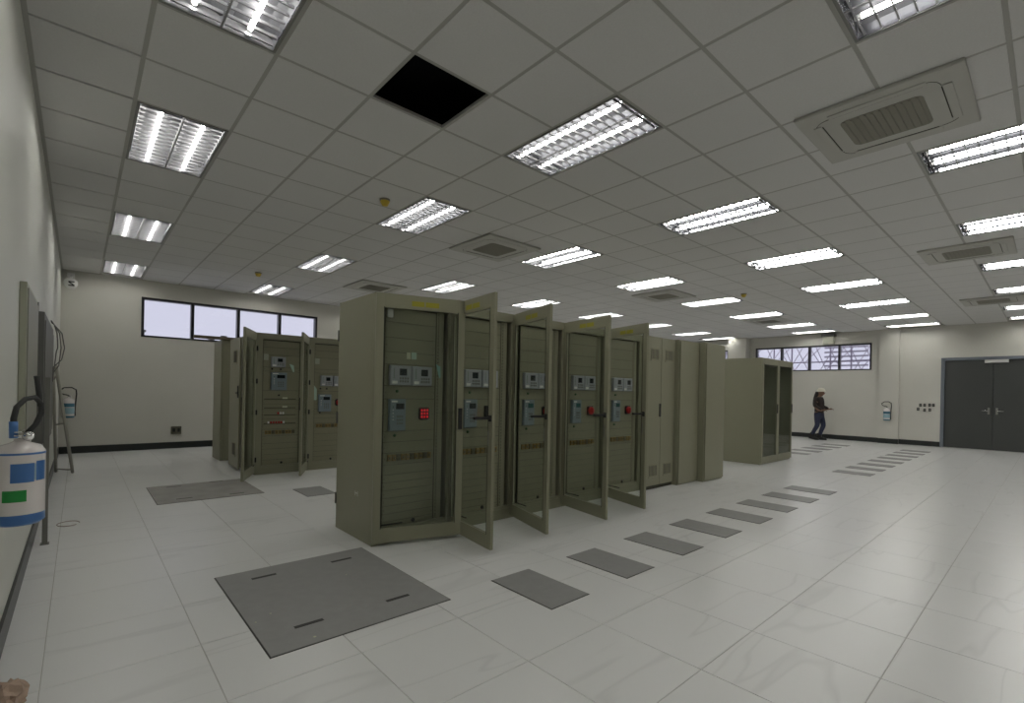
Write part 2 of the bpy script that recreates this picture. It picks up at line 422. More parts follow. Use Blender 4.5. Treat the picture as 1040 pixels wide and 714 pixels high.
# ------------------------------------------------------------------ DOUBLE DOOR
dy0, dy1, _, dz = DR
b = MB()
b.box(XR-0.02, dy0-0.03, 0, XR+0.16, dy0+0.045, dz+0.03, M_doorframe).box(XR-0.02, dy1-0.045, 0, XR+0.16, dy1+0.03, dz+0.03, M_doorframe).box(XR-0.02, dy0, dz-0.045, XR+0.16, dy1, dz+0.03, M_doorframe)
door = b.make('door_1', kind='structure')
mid = (dy0+dy1)/2
for s_ in (-1, 1):
    a, c = (dy0+0.05, mid-0.003) if s_ < 0 else (mid+0.003, dy1-0.05)
    lf = MB().box(XR+0.03, a, 0.012, XR+0.075, c, dz-0.05, M_door, 0.002).make('door_leaf', door)
    hy = mid+s_*0.075
    MB().box(XR+0.012, hy-0.022, 0.93, XR+0.03, hy+0.022, 1.1, M_steelgrey, 0.004).tube([(XR+0.02, hy, 1.02), (XR-0.03, hy, 1.02), (XR-0.035, hy+s_*0.03, 1.02), (XR-0.035, hy+s_*0.13, 1.02)], 0.010, M_chrome).make('door_handle', lf)
MB().box(XR-0.025, -2.42, dz-0.13, XR+0.03, -1.98, dz-0.05, M_alu, 0.006).make('door_closer', door)
MB().box(XR-0.03, dy0, 0, XR+0.1, dy1, 0.010, M_alu).make('light_gap_strip', door)  # bright strip standing in for light showing through the gap under the doors
MB().box(XR+0.17, dy0-0.2, 0, XR+0.2, dy1+0.2, dz+0.2, M_dark).make('door_backing', door)

# ------------------------------------------------------------------ CEILING LIGHTS
def make_light():
    r = thing('ceiling_light', 'x', 'ceiling light', (0, 0, 0), 0, 'recessed louvred ceiling lights')
    x0, x1, y0, y1 = -0.287, 0.287, -0.587, 0.587
    b = MB()   # pressed steel housing, open at the bottom
    hz = 0.115
    b.box(x0, y0, hz, x1, y1, hz+0.004, M_louv).box(x0, y0, 0, x0+0.003, y1, hz, M_louv).box(x1-0.003, y0, 0, x1, y1, hz, M_louv).box(x0, y0, 0, x1, y0+0.003, hz, M_louv).box(x0, y1-0.003, 0, x1, y1, hz, M_louv)
    b.make('housing', r)
    b = MB()
    rim = 0.016
    b.box(x0, y0, -0.003, x0+rim, y1, 0.002, M_rim).box(x1-rim, y0, -0.003, x1, y1, 0.002, M_rim).box(x0+rim, y0, -0.003, x1-rim, y0+rim, 0.002, M_rim).box(x0+rim, y1-rim, -0.003, x1-rim, y1, 0.002, M_rim)
    b.make('rim', r)
    for s_ in (-1, 1):
        xc = s_*0.1355; hw = 0.131; b = MB(); k = b.mi(M_refl); k2 = b.mi(M_matte)
        prev = None
        for u, z in ((-1, 0.001), (-0.97, 0.062), (-0.62, 0.088), (0, 0.082), (0.62, 0.088), (0.97, 0.062), (1, 0.001)):
            v = [b.bm.verts.new((xc+u*hw, yy, z)) for yy in (y0+0.012, y1-0.012)]
            if prev:
                f = b.bm.faces.new((prev[0], v[0], v[1], prev[1])); f.material_index = k2 if -0.9 < u < 0.98 else k
            prev = v
        # white pressed strip between the channels
        b.make('reflector', r)
        tb = MB().tube([(xc, y0+0.06, 0.038), (xc, y1-0.06, 0.038)], 0.013, M_tube, 10)
        t = tb.make('tube', r)
        MB().tube([(xc, y0+0.03, 0.038), (xc, y0+0.062, 0.038)], 0.0145, M_white, 10).make('tube_cap', t)
        MB().tube([(xc, y1-0.062, 0.038), (xc, y1-0.03, 0.038)], 0.0145, M_white, 10).make('tube_cap', t)
        lv = MB(); lz = 0.021
        nb = 15
        for q_ in range(nb):
            yy = y0+0.05+(y1-y0-0.10)*q_/(nb-1)
            lv.prism([(yy-0.0045, 0.001), (yy+0.0045, 0.001), (yy+0.0012, lz), (yy-0.0012, lz)], 0, xc-hw+0.006, xc+hw-0.006, M_louv)
        lv.make('louvre_blades', r, kind='stuff')
    MB().prism([(-0.006, 0.0), (0.006, 0.0), (0.002, 0.05), (-0.002, 0.05)], 1, y0+0.01, y1-0.01, M_louv).make('centre_ridge', r)
    return r
lp = None
rows = {-10: 'behind the camera', -6: 'the nearest row to the double door side', -2: 'the second row', 2: 'the third row', 7: 'the fourth row', 12: 'the row along the far window wall'}
rowtxt = {-10: 'unseen row added for lighting', -6: 'row toward the double door', -2: 'row over the narrow hatches', 2: 'row over the long cabinet line', 7: 'row behind the long cabinets', 12: 'row at the far wall'}
coltxt = ['first from the left wall', 'second from the left wall', 'third from the left wall', 'fourth from the left wall', 'fifth from the left wall', 'third from the right wall', 'second from the right wall', 'nearest the right wall']
for i, j in lights:
    loc = ((i+.5)*T, (j+1)*T, H+0.0005)
    lab = 'louvred light %s, %s' % (coltxt[LI.index(i)], rowtxt[j])
    if lp is None:
        lp = make_light(); lp.location = loc; lp['label'] = lab
    else: copy_tree(lp, loc, 0, lab)

# ------------------------------------------------------------------ AC CASSETTES
def make_ac():
    r = thing('air_conditioner', 'x', 'air conditioner', (0, 0, 0), 0, 'ceiling cassette air conditioners')
    s_ = 0.46
    MB().box(-s_, -s_, -0.028, s_, s_, -0.0005, M_ac, 0.008).make('cassette_panel', r)
    g = 0.235
    # rounded central inlet frame and slats
    pts = []
    for cxx, cyy, a0 in ((g-.05, g-.05, 0), (-g+.05, g-.05, 90), (-g+.05, -g+.05, 180), (g-.05, -g+.05, 270)):
        for q_ in range(5): a = math.radians(a0+q_*22.5); pts.append((cxx+.05*math.cos(a), cyy+.05*math.sin(a)))
    gr = MB().prism(pts, 2, -0.031, -0.0285, M_acgrille).make('inlet_grille', r)
    b = MB()
    for q_ in range(11): yy = -g+0.03+q_*(2*g-0.06)/10; b.box(-g+0.015, yy-0.006, -0.036, g-0.015, yy+0.006, -0.0312, M_acgrille)
    b.make('grille_slats', gr, kind='stuff')
    for k in range(4):
        a = k*PI/2; mt = Matrix.Rotation(a, 4, 'Z')
        b = MB().box(-0.27, 0.335, -0.0345, 0.27, 0.385, -0.0285, M_ac, 0.003, mt).box(-0.25, 0.328, -0.0305, 0.25, 0.3345, -0.0283, M_groove, 0, mt)
        b.make('air_flap', r)
        # curved seam at each corner
        P_ = [(mt @ Vector((0.27+0.10*math.sin(t), 0.33-0.02-0.09*(1-math.cos(t))+0.02, -0.0285))) for t in [q_*PI/2/6 for q_ in range(7)]]
        MB().tube(P_, 0.002, M_groove, 4).make('corner_seam', r)
    return r
acs = [((2.83, -2.36), 'nearest the camera, close by the upper right lights'), ((7.43, -2.38), 'beside the lights toward the double door'), ((12.05, -2.36), 'farthest along the double door side'),
       ((2.86, 2.1), 'above the glass door cabinets near the centre of the room'), ((7.35, 2.14), 'above the far end of the long cabinet line'), ((12.1, 1.9), 'near the barred window in the right wall'), ((2.85, 5.8), 'behind the first cabinet towards the far window wall')]
ap = None
for (x, y), t_ in acs:
    if ap is None: ap = make_ac(); ap.location = (x, y, H); ap['label'] = 'ivory ceiling cassette air conditioner '+t_
    else: copy_tree(ap, (x, y, H), 0, 'ivory ceiling cassette air conditioner '+t_)

# ------------------------------------------------------------------ SMOKE DETECTORS
def det(x, y, lab):
    r = thing('smoke_detector', lab, 'smoke detector', (x, y, H), 0, 'yellow capped smoke detectors')
    MB().lathe([(0, 0), (0.055, 0), (0.055, -0.012), (0.045, -0.02), (0, -0.02)], M_acgrille, 20).make('base', r)
    MB().lathe([(0.048, -0.018), (0.05, -0.03), (0.044, -0.038), (0.03, -0.066), (0, -0.068)], M_yellow, 20).make('dust_cap', r)
det(0.93, 1.60, 'yellow capped smoke detector nearest the camera, by the left lights')
det(0.87, 6.27, 'yellow capped smoke detector near the far window wall')
det(8.25, 0.92, 'small yellow capped smoke detector far off above the solid cabinets')
r = thing('dome_camera', 'small black dome camera on the ceiling near the right edge', 'camera', (12.07, -2.95, H))
MB().lathe([(0, 0), (0.06, 0), (0.06, -0.02), (0, -0.02)], M_white, 18).make('base', r)
MB().lathe([(0.052, -0.02), (0.05, -0.05), (0.035, -0.08), (0, -0.092)], M_black, 18).make('dome', r)

# ------------------------------------------------------------------ CABINETS
PW = 0.755; CH = 2.05; CD = 0.73; W_ = PW-0.003
def shell(root, w=W_, d=CD, h=CH, open_front=True, plinth=0.10, post=False):
    t = 0.018
    MB().box(0, 0.001, 0, t, d, h, M_paint).box(w-t, 0.001, 0, w, d, h, M_paint).box(t, d-t, 0, w-t, d, h, M_paint).box(t, 0.001, h-t, w-t, d-t, h, M_paint).box(t, 0.001, 0.0, w-t, d-t, plinth*0.5, M_paint).make('carcass', root)
    # raised side covers
    MB().box(-0.0012, 0.04, 0.05, 0.0005, d-0.04, h-0.05, M_paint).make('side_cover', root)
    if open_front:
        MB().box(t, 0.001, h-0.085, w-t, 0.03, h-t, M_paint).box(t, 0.004, plinth*0.5, w-t, 0.03, plinth, M_paint).box(t, 0.012, plinth, w-t, 0.06, plinth+0.025, M_paint).box(w-t-0.03, 0.004, plinth, w-t, 0.03, h-0.085, M_paint).make('front_frame', root)
    if post: MB().box(t, 0.004, plinth, t+0.065, 0.03, h-0.085, M_paint).make('front_post', root)
    MB().tube([(0.1, d-0.1, h), (0.1, d-0.1, h+0.015)], 0.012, M_steelgrey).lathe([(0.010, 0), (0.016, 0.006), (0.010, 0.012), (0.004, 0.006), (0.010, 0)], M_steelgrey, 12, mtx=Matrix.Translation((0.1, d-0.1, h+0.028)) @ Matrix.Rotation(PI/2, 4, 'X')).make('lifting_eye', root)

plate_cache = {}
def plate(root, x0, x1, z0, z1, y, m=M_panel):
    key = (round(x1-x0, 3), round(z1-z0, 3), m.name)
    if key not in plate_cache:
        b = MB().box(0, -0.004, 0.0015, key[0], 0.0, key[1]-0.0015, m, 0.0012)
        for sx in (0.012, key[0]-0.012): b.box(sx-0.003, -0.0052, key[1]/2-0.003, sx+0.003, -0.0038, key[1]/2+0.003, M_groove)
        bmesh.ops.recalc_face_normals(b.bm, faces=b.bm.faces)
        me = bpy.data.meshes.new('rack_plate'); b.bm.to_mesh(me); b.bm.free()
        for mm in b.mats: me.materials.append(mm)
        plate_cache[key] = me
    return put('rack_plate', plate_cache[key], root, (x0, y, z0))

def swing_panel(root, xa, xb, y, splits):
    """19 inch rack front: a backing frame and one plate object per rack unit"""
    MB().box(xa-0.01, y, 0.12, xb+0.01, y+0.012, CH-0.09, M_groove).make('rack_backing', root)
    for z0, z1 in zip(splits, splits[1:]): plate(root, xa, xb, z0, z1, y)
    # perforated mounting rail right of the plates
    b = MB().box(xb+0.012, y, 0.12, xb+0.052, y+0.01, CH-0.09, M_panel)
    for q_ in range(60): b.box(xb+0.027, y-0.0008, 0.16+q_*0.03, xb+0.035, y+0.0005, 0.172+q_*0.03, M_groove)
    b.make('mounting_rail', root)
    MB().box(xb+0.038, y-0.002, 0.12, xb+0.085, y+0.02, CH-0.09, M_paint).make('side_rail', root)

def relay(root, x, z, w, h, y, face=M_relay, lcd=M_lcd, tall=False):
    r = MB().box(x, y-0.035, z, x+w, y-0.004, z+h, face, 0.004).box(x+0.004, y-0.042, z+0.004, x+w-0.004, y-0.034, z+h-0.004, face, 0.003).make('protection_relay', root)
    yf = y-0.0425
    if tall:
        MB().box(x+w*0.36, yf-0.002, z+h*0.68, x+w*0.86, yf, z+h*0.86, lcd).make('display', r)
        for q_ in range(5): MB().box(x+w*0.16, yf-0.002, z+h*(0.34+0.1*q_), x+w*0.22, yf, z+h*(0.37+0.1*q_), M_green if q_ == 4 else M_white).make('status_led', r)
        kb = MB()
        for q_ in range(3):
            for p_ in range(3): kb.box(x+w*(0.42+.14*p_), yf-0.003, z+h*(0.2+0.11*q_), x+w*(0.50+.14*p_), yf, z+h*(0.26+0.11*q_), M_boxdark)
        kb.make('keypad', r)
        MB().box(x+w*0.1, yf-0.001, z+h*0.9, x+w*0.45, yf, z+h*0.95, M_white).make('name_strip', r)
    else:
        MB().box(x+w*0.42, yf-0.002, z+h*0.50, x+w*0.76, yf, z+h*0.84, lcd).make('display', r)
        for q_ in range(6): MB().box(x+w*0.14, yf-0.002, z+h*(0.36+0.09*q_), x+w*0.18, yf, z+h*(0.40+0.09*q_), M_green).make('status_led', r)
        kb = MB()
        for q_ in range(2):
            for p_ in range(4): kb.box(x+w*(0.42+.12*p_), yf-0.003, z+h*(0.15+0.15*q_), x+w*(0.49+.12*p_), yf, z+h*(0.25+0.15*q_), M_boxdark)
        kb.make('keypad', r)
        MB().box(x+w*0.08, yf-0.002, z+h*0.08, x+w*0.32, yf, z+h*0.22, M_white).make('name_strip', r)
    return r

def button(root, x, z, y, m, rr=0.010, name='push_button'):
    MB().lathe([(rr*1.3, 0), (rr*1.3, 0.004), (rr, 0.005), (rr, 0.014), (0, 0.014)], m, 14, mtx=Matrix.Translation((x, y-0.004, z)) @ Matrix.Rotation(PI/2, 4, 'X')).make(name, root)

def trip_unit(root, x, z, y, lit):
    r = MB().box(x-0.05, y-0.03, z-0.055, x+0.05, y-0.004, z+0.055, M_black, 0.020).make('lockout_relay', root)
    m = M_redlit if lit else M_red
    if lit:
        for q_ in range(3):
            for p_ in range(3):
                MB().box(x-0.035+p_*0.028, y-0.034, z-0.037+q_*0.029, x-0.021+p_*0.028, y-0.0295, z-0.021+q_*0.029, m, 0.003).make('lens', r)
    else:
        MB().lathe([(0.046, 0), (0.046, 0.012), (0.040, 0.020), (0, 0.022)], m, 20, mtx=Matrix.Translation((x, y-0.03, z)) @ Matrix.Rotation(PI/2, 4, 'X')).make('red_knob', r)
        MB().box(x-0.006, y-0.064, z-0.03, x+0.006, y-0.05, z+0.03, M_red, 0.002).make('knob_bar', r)

def terminals(root, xa, xb, z, y, amber=True, n=9):
    d = (xb-xa)/n
    for q_ in range(n):
        MB().box(xa+q_*d+0.004, y-0.022, z-0.026, xa+(q_+1)*d-0.006, y-0.004, z+0.026, M_term if (q_ % 3 != 2) else M_term2, 0.002).box(xa+q_*d+0.012, y-0.025, z-0.012, xa+(q_+1)*d-0.018, y-0.0215, z+0.012, M_term2).make('test_terminal', root)

def handle(parent, x, z, y, lever):
    q0 = 0.028 if lever else 0.10
    h = MB().box(x-0.018, y-0.012, z-q0, x+0.018, y, z+q0*0.8, M_black, 0.004).make('handle', parent)
    if lever:
        MB().box(x-0.012, y-0.15, z-0.012, x+0.012, y-0.01, z+0.010, M_black, 0.004).make('lever', h)
        MB().box(x-0.003, y-0.02, z-0.22, x+0.003, y-0.013, z-0.10, M_steelgrey).make('lock_rod', h)
    return h

def glass_door(root, w, h0, h1, ang, label=True, lever=True, stile=0.062, hinges=True, mirror=False, zh=1.05):
    """local frame: hinge line at the origin, leaf along +x, outer face toward -y"""
    t = 0.028; rail = 0.115
    d = MB()
    d.box(0, -t, h0, stile, 0, h1, M_paint, 0.002).box(w-stile, -t, h0, w, 0, h1, M_paint, 0.002).box(stile, -t, h0, w-stile, 0, h0+rail, M_paint).box(stile, -t, h1-rail, w-stile, 0, h1, M_paint)
    dr = d.make('door', root, (0, 0, 0), -ang)
    MB().box(stile-0.01, -t*0.5-0.002, h0+rail-0.01, w-stile+0.01, -t*0.5+0.002, h1-rail+0.01, M_glass).make('glass_pane', dr)
    MB().box(stile-0.002, -t-0.0015, h0+rail-0.006, stile+0.004, -t+0.002, h1-rail+0.006, M_groove).box(w-stile-0.004, -t-0.0015, h0+rail-0.006, w-stile+0.002, -t+0.002, h1-rail+0.006, M_groove).make('glazing_seal', dr)
    handle(dr, w-0.03, zh, -t, lever)
    if label:
        MB().box(w*0.38, -t-0.0012, h1-0.088, w*0.52, -t-0.0002, h1-0.046, M_ylabel).make('label_plate', dr)
        MB().box(w*0.535, -t-0.0012, h1-0.088, w*0.69, -t-0.0002, h1-0.046, M_ylabel).make('label_plate', dr)
    if hinges:
        for z in (0.22, 0.9, 1.35, 1.82):
            MB().box(0.002, 0.001, z-0.035, 0.024, 0.022, z+0.035, M_black, 0.003).make('hinge', dr)
    # door stay
    MB().tube([(0.05, 0.012, h0+rail+0.015), (0.25, 0.03, h0+rail+0.02)], 0.006, M_black, 6).make('door_stay', dr)
    return dr

SP = [0.125, 0.17, 0.235, 0.30, 0.365, 0.43, 0.495, 0.56, 0.64, 0.74, 0.83, 0.92, 1.19, 1.30, 1.48, 1.58, 1.70, 1.83, 1.95]
X0 = 0.30; Y0 = 0.46
labs = ['olive grey relay cabinet at the near end, glass door ajar, yellow label above',
        'second relay cabinet from the near end, glass door swung out, no red knob visible',
        'third relay cabinet from the near end, glass door swung out toward the hatches',
        'fourth relay cabinet from the near end, glass door swung out, between open doors',
        'fifth relay cabinet, open glass door, next to the vented double door cabinet']
angs = [math.radians(a) for a in (17.5, 97.5, 106, 101, 106)]
for k in range(5):
    r = thing('relay_cabinet', labs[k], 'cabinet', (X0+k*PW, Y0, 0), 0, 'relay cabinets in the long line')
    shell(r)
    xa, xb, y = 0.10, 0.585, 0.030
    swing_panel(r, xa, xb, y, SP)
    relay(r, xa+0.035, 1.305, 0.195, 0.165, y)
    relay(r, xa+0.240, 1.305, 0.195, 0.165, y)
    relay(r, xa+0.035, 0.925, 0.150, 0.265, y, M_relaygrey, M_lcd if k < 2 else M_lcdteal, True)
    button(r, xa+0.115, 1.255, y, M_green); button(r, xa+0.10, 0.885, y, M_green)
    button(r, xa+0.29, 0.150, y, M_black, 0.013, 'lock_knob')
    if k == 1: MB().box(xa+0.29, y-0.03, 1.0, xa+0.33, y-0.004, 1.13, M_black, 0.004).make('selector_plate', r)
    else: trip_unit(r, xa+0.37, 1.065, y, k == 0)
    terminals(r, xa+0.03, xa+0.455, 0.70, y, n=8 if k else 10)
    if k == 0:
        MB().box(xa+0.20, y-0.006, 1.53, xa+0.235, y-0.004, 1.585, M_cream).make('sticky_note', r)
        MB().box(xa+0.245, y-0.006, 1.53, xa+0.295, y-0.004, 1.59, M_note).make('sticky_note', r)
        MB().prism([(xa+0.49, 1.50), (xa+0.535, 1.48), (xa+0.54, 1.38), (xa+0.525, 1.38)], 1, y-0.012, y-0.008, M_cyan).make('paper_tag', r)
        MB().box(0.10, -0.012, 1.86, 0.15, -0.002, 1.93, M_white, 0.01).make('cable_clip', r)
        MB().box(-0.0022, 0.27, 0.36, -0.001, 0.275, 0.40, M_white).box(-0.0022, 0.28, 0.38, -0.001, 0.31, 0.385, M_white).box(-0.0022, 0.315, 0.36, -0.001, 0.32, 0.40, M_white).make('side_sticker', r)
        for z in (0.27, 1.0, 1.75): MB().tube([(-0.006, CD-0.004, z-0.05), (-0.006, CD-0.004, z+0.05)], 0.008, M_boxdark).make('rear_hinge', r)
    glass_door(r, 0.745, 0.03, 2.045, angs[k], lever=(k > 0), zh=1.06 if k else 1.04)

def vents(parent, xa, xb, z0, z1, y, vertical=True):
    v = MB().box(xa, y-0.003, z0, xb, y+0.0, z1, M_panel).make('vent_panel', parent)
    b = MB(); n = 6
    for q_ in range(n):
        xx = xa+(xb-xa)*(q_+0.5)/n
        b.box(xx-0.005, y-0.0065, z0+0.015, xx+0.003, y-0.0032, z1-0.015, M_slat)
    b.make('louvre_slots', v)
    MB().box(xa-0.01, y-0.010, z0-0.012, xb+0.01, y-0.0005, z0-0.003, M_paint).make('drip_lip', v)

# vented double-door cabinet
xs = X0+5*PW; wv = 0.72
r = thing('vented_cabinet', 'olive grey double door cabinet with four small vents after the open glass doors', 'cabinet', (xs+0.002, 0.41, 0))
shell(r, wv, 0.78, 2.05, open_front=False)
for k in (0, 1):
    xa = 0.006+k*(wv/2-0.003); xb = xa+wv/2-0.010
    d = MB().box(xa, -0.022, 0.05, xb, 0.0, 2.04, M_paint, 0.002).make('door', r)
    vents(d, xa+0.09, xb-0.07, 1.735, 1.89, -0.022); vents(d, xa+0.09, xb-0.07, 0.17, 0.33, -0.022)
    if k == 0: handle(d, xb-0.02, 1.07, -0.022, False)
MB().box(0.01, 0.0, 0.0, wv-0.01, 0.02, 0.05, M_groove).make('toe_strip', r)
xs2 = xs+wv+0.006
r = thing('plain_cabinet', 'plain solid front cabinet beside the vented double door cabinet', 'cabinet', (xs2, 0.34, 0))
shell(r, 0.555, 0.85, 2.05, open_front=False)
d = MB().box(0.02, -0.02, 0.02, 0.545, 0.0, 2.04, M_paint, 0.002).make('door', r)
xs3 = xs2+0.565
r = thing('plain_cabinet', 'plain solid front cabinet closing the far end of the long line', 'cabinet', (xs3, 0.24, 0))
shell(r, 0.62, 0.95, 2.05, open_front=False)
d = MB().box(0.02, -0.02, 0.02, 0.61, 0.0, 2.04, M_paint, 0.002).make('door', r)

# pair of glass cabinets standing apart
M_inner = mat('cabinet_interior_grey', (0.52, 0.53, 0.54), 0.6)
for k in range(2):
    r = thing('glass_cabinet', ['left cabinet of the separate pair, solid side wall and closed glass door', 'right cabinet of the separate pair, closed glass door, nearest the person'][k], 'cabinet', (7.97+k*0.77, 0.45, 0), 0, 'separate pair of glass door cabinets')
    w = 0.767; t = 0.018; d_ = 0.72; h = 2.0
    MB().box(0, 0.001, 0, t, d_, h, M_paint).box(w-t, 0.001, 0, w, d_, h, M_paint).box(t, d_-t, 0, w-t, d_, h, M_paint).box(t, 0.001, h-t, w-t, d_-t, h, M_paint).box(t, 0.001, 0, w-t, d_-t, 0.05, M_paint).make('carcass', r)
    MB().box(-0.0012, 0.04, 0.05, 0.0005, d_-0.04, h-0.05, M_paint).make('side_cover', r)
    MB().box(0.06, 0.25, 0.06, w-0.06, 0.27, h-0.06, M_inner).make('mounting_plate', r)
    MB().box(0.12, 0.24, 0.8, 0.2, 0.249, 0.9, M_boxdark).make('terminal_block', r)
    button(r, 0.30, 1.42, 0.245, M_black, 0.02, 'lock_knob')
    glass_door(r, w-0.004, 0.03, h-0.005, 0, label=False, lever=False, hinges=False)

# ---- row by the far window: A cabinets with doors swung wide, B behind
for k in range(2):
    r = thing('relay_cabinet', ['relay cabinet by the far window with red and white markers, door swung wide', 'relay cabinet by the far window half hidden behind the near cabinet'][k], 'cabinet', (0.425+k*0.735, 4.46, 0), 0, 'relay cabinets by the far window')
    w = 0.732; d_ = 1.05
    shell(r, w, d_, 2.05, post=True)
    xa, xb, y = 0.095, 0.60, 0.03
    swing_panel(r, xa, xb, y, [0.125, 0.2, 0.28, 0.36, 0.44, 0.55, 0.65, 0.72, 0.80, 0.86, 0.94, 1.02, 1.08, 1.22, 1.5, 1.56, 1.74, 1.85, 1.95])
    if k == 0:
        relay(r, xa+0.10, 1.565, 0.20, 0.15, y); relay(r, xa+0.10, 1.225, 0.22, 0.26, y, M_relaygrey, M_lcd, True)
        button(r, xa+0.12, 1.535, y, M_black); button(r, xa+0.24, 1.535, y, M_black); button(r, xa+0.22, 1.15, y, M_black)
        MB().prism([(xa+0.36, 1.62), (xa+0.42, 1.60), (xa+0.43, 1.50), (xa+0.41, 1.50)], 1, y-0.012, y-0.008, M_note).make('paper_tag', r)
        for z in (1.11, 0.98): MB().box(xa+0.27, y-0.008, z-0.014, xa+0.34, y-0.004, z+0.010, M_cream).make('name_strip', r)
        for q_, z in enumerate((1.11, 0.98, 0.875, 0.75)):
            MB().box(xa+0.02, y-0.007, z-0.022, xa+0.46, y-0.004, z-0.012, M_groove).make('terminal_row', r)
        for q_ in range(3): MB().box(xa+0.21+q_*0.035, y-0.02, 0.735, xa+0.232+q_*0.035, y-0.004, 0.765, M_red if q_ < 2 else M_white).make('marker', r)
        for q_ in range(4): MB().box(xa+0.07+q_*0.035, y-0.02, 0.735, xa+0.09+q_*0.035, y-0.004, 0.765, M_red if q_ else M_white).make('marker', r)
        for q_ in range(3): MB().box(xa+0.20+q_*0.035, y-0.02, 0.87, xa+0.222+q_*0.035, y-0.004, 0.90, M_white if q_ else M_red).make('marker', r)
        MB().box(xa+0.005, y-0.006, 1.66, xa+0.07, y-0.004, 1.75, M_boxlight).make('paper_label', r)
    else:
        relay(r, xa+0.085, 1.30, 0.19, 0.165, y); relay(r, xa+0.285, 1.30, 0.19, 0.165, y)
        relay(r, xa+0.055, 0.90, 0.20, 0.27, y, M_relaygrey, M_lcd, True)
        button(r, xa+0.09, 1.26, y, M_black); button(r, xa+0.19, 1.26, y, M_black); button(r, xa+0.09, 0.885, y, M_black)
        trip_unit(r, xa+0.375, 1.045, y, False)
        MB().box(xa+0.35, y-0.012, 0.68, xa+0.362, y-0.004, 0.90, M_black).make('cable', r)
        MB().prism([(xa-0.02, 1.32), (xa+0.03, 1.25), (xa+0.03, 1.08), (xa-0.015, 1.08)], 1, y-0.02, y-0.015, M_note).make('paper_tag', r)
        MB().box(xa+0.0, y-0.006, 1.64, xa+0.07, y-0.004, 1.73, M_boxlight).make('paper_label', r)
    terminals(r, xa+0.03, xa+0.455, 0.605 if k == 0 else 0.68, y, n=9)
    button(r, xa+0.27, 0.150, y, M_black, 0.013, 'lock_knob')
    glass_door(r, 0.69, 0.03, 2.045, math.radians(115 if k == 0 else 115.5), label=False, lever=False)
    if k == 0:
        # rear leaf folded forward along the left side
        q_ = put('rear_door', None, r, (-0.05, d_, 0), math.radians(-92))
        q_.name = 'rear_door'
        d = MB().box(0, -0.022, 0.04, 0.64, 0, 2.0, M_paint, 0.002)
        me_ = d.make('tmp', None); q_.data  # leaf mesh is attached below
        q2 = bpy.data.objects.new('rear_door', me_.data); C.objects.link(q2); q2.parent = r
        q2.location = (-0.10, d_-0.01, 0); q2.rotation_euler = (0, 0, math.radians(-90.5))
        bpy.data.objects.remove(me_); bpy.data.objects.remove(q_)
        q2.name = 'rear_door'
        vents(q2, 0.27, 0.46, 1.62, 1.82, -0.022); vents(q2, 0.27, 0.46, 0.22, 0.42, -0.022)
        handle(q2, 0.58, 1.2, -0.022, False)
        MB().box(0.50, -0.045, 1.155, 0.63, -0.034, 1.185, M_black).make('pull_bar', q2)
r = thing('plain_cabinet', 'narrow view of the solid cabinet farthest left, behind the far window row', 'cabinet', (0.325, 6.24, 0))
shell(r, 0.75, 0.62, 2.05, open_front=False)
d = MB().box(0.13, -0.02, 0.02, 0.74, 0.0, 2.04, M_paint, 0.002).box(0.02, -0.018, 0.02, 0.125, 0.0, 2.04, M_paint, 0.002).make('door', r)
r = thing('plank', 'thin brown plank lying on top of the leftmost cabinet below the window', 'plank', (-0.08, 6.18, 2.053))
MB().box(0, 0, 0, 0.68, 0.12, 0.045, M_plank, 0.003).make('board', r)
r = thing('junction_box', 'small dark box on the leftmost cabinet top in front of the window', 'box', (0.40, 6.5, 2.053))
MB().box(-0.045, -0.03, 0, 0.045, 0.03, 0.09, M_boxdark, 0.004).make('body', r)
MB().box(0.055, -0.02, 0, 0.12, 0.03, 0.07, M_white, 0.004).make('cover_or_glint', r)  # white block stands in for a glint beside the dark box

# ------------------------------------------------------------------ FLOOR HATCHES
def hatch(x0, y0, x1, y1, lab, m=M_hatch, slots=(), group=None, dirt=()):
    r = thing('floor_hatch', lab, 'floor hatch', (x0, y0, 0), 0, group)
    w, d = x1-x0, y1-y0
    MB().box(-0.006, -0.006, -0.002, w+0.006, d+0.006, 0.0015, M_slot).make('hatch_frame', r)
    MB().box(0, 0, -0.001, w, d, 0.005, m, 0.0012).make('cover_plate', r)
    for (sx, sy) in slots:
        MB().box(sx-x0-0.075, sy-y0-0.014, 0.0045, sx-x0+0.075, sy-y0+0.014, 0.0062, M_slot, 0.0006).make('lifting_slot', r)
    for (sx, sy, rr) in dirt:
        MB().lathe([(0, 0.0063), (rr, 0.0058), (rr*1.1, 0.005)], M_cream, 7, c=(sx-x0, sy-y0, 0)).make('paint_fleck', r)
    return r
hatch(-0.78, -0.76, 0.225, 0.485, 'large square grey steel floor hatch with four slots, nearest the camera', M_hatch,
      [(-0.53, 0.31), (-0.01, 0.30), (-0.53, -0.54), (-0.01, -0.55)], None, [(-0.558, -0.70, 0.008), (-0.654, -0.288, 0.006), (-0.744, -0.348, 0.005), (-0.1, 0.0, 0.005)])
hatch(-0.83, 3.12, 0.20, 4.24, 'large dusty grey floor hatch in front of the open cabinet at left', M_hatchdust,
      [(-0.57, 4.11), (-0.57, 3.29), (-0.10, 4.20), (-0.06, 3.24)])
hatch(0.535, 2.60, 0.865, 3.12, 'small grey floor hatch left of the near cabinet end')
ordn = ['nearest the camera', 'second nearest the camera', 'third nearest the camera', 'fourth nearest the camera', 'fourth from the far end', 'third from the far end', 'second from the far end', 'at its far end']
for k in range(8):
    hatch(0.61+0.748*k, -1.245, 0.945+0.748*k, -0.695, 'narrow grey floor hatch along the long cabinet line, '+ordn[k], M_hatch, (), 'narrow hatches along the long cabinet line')
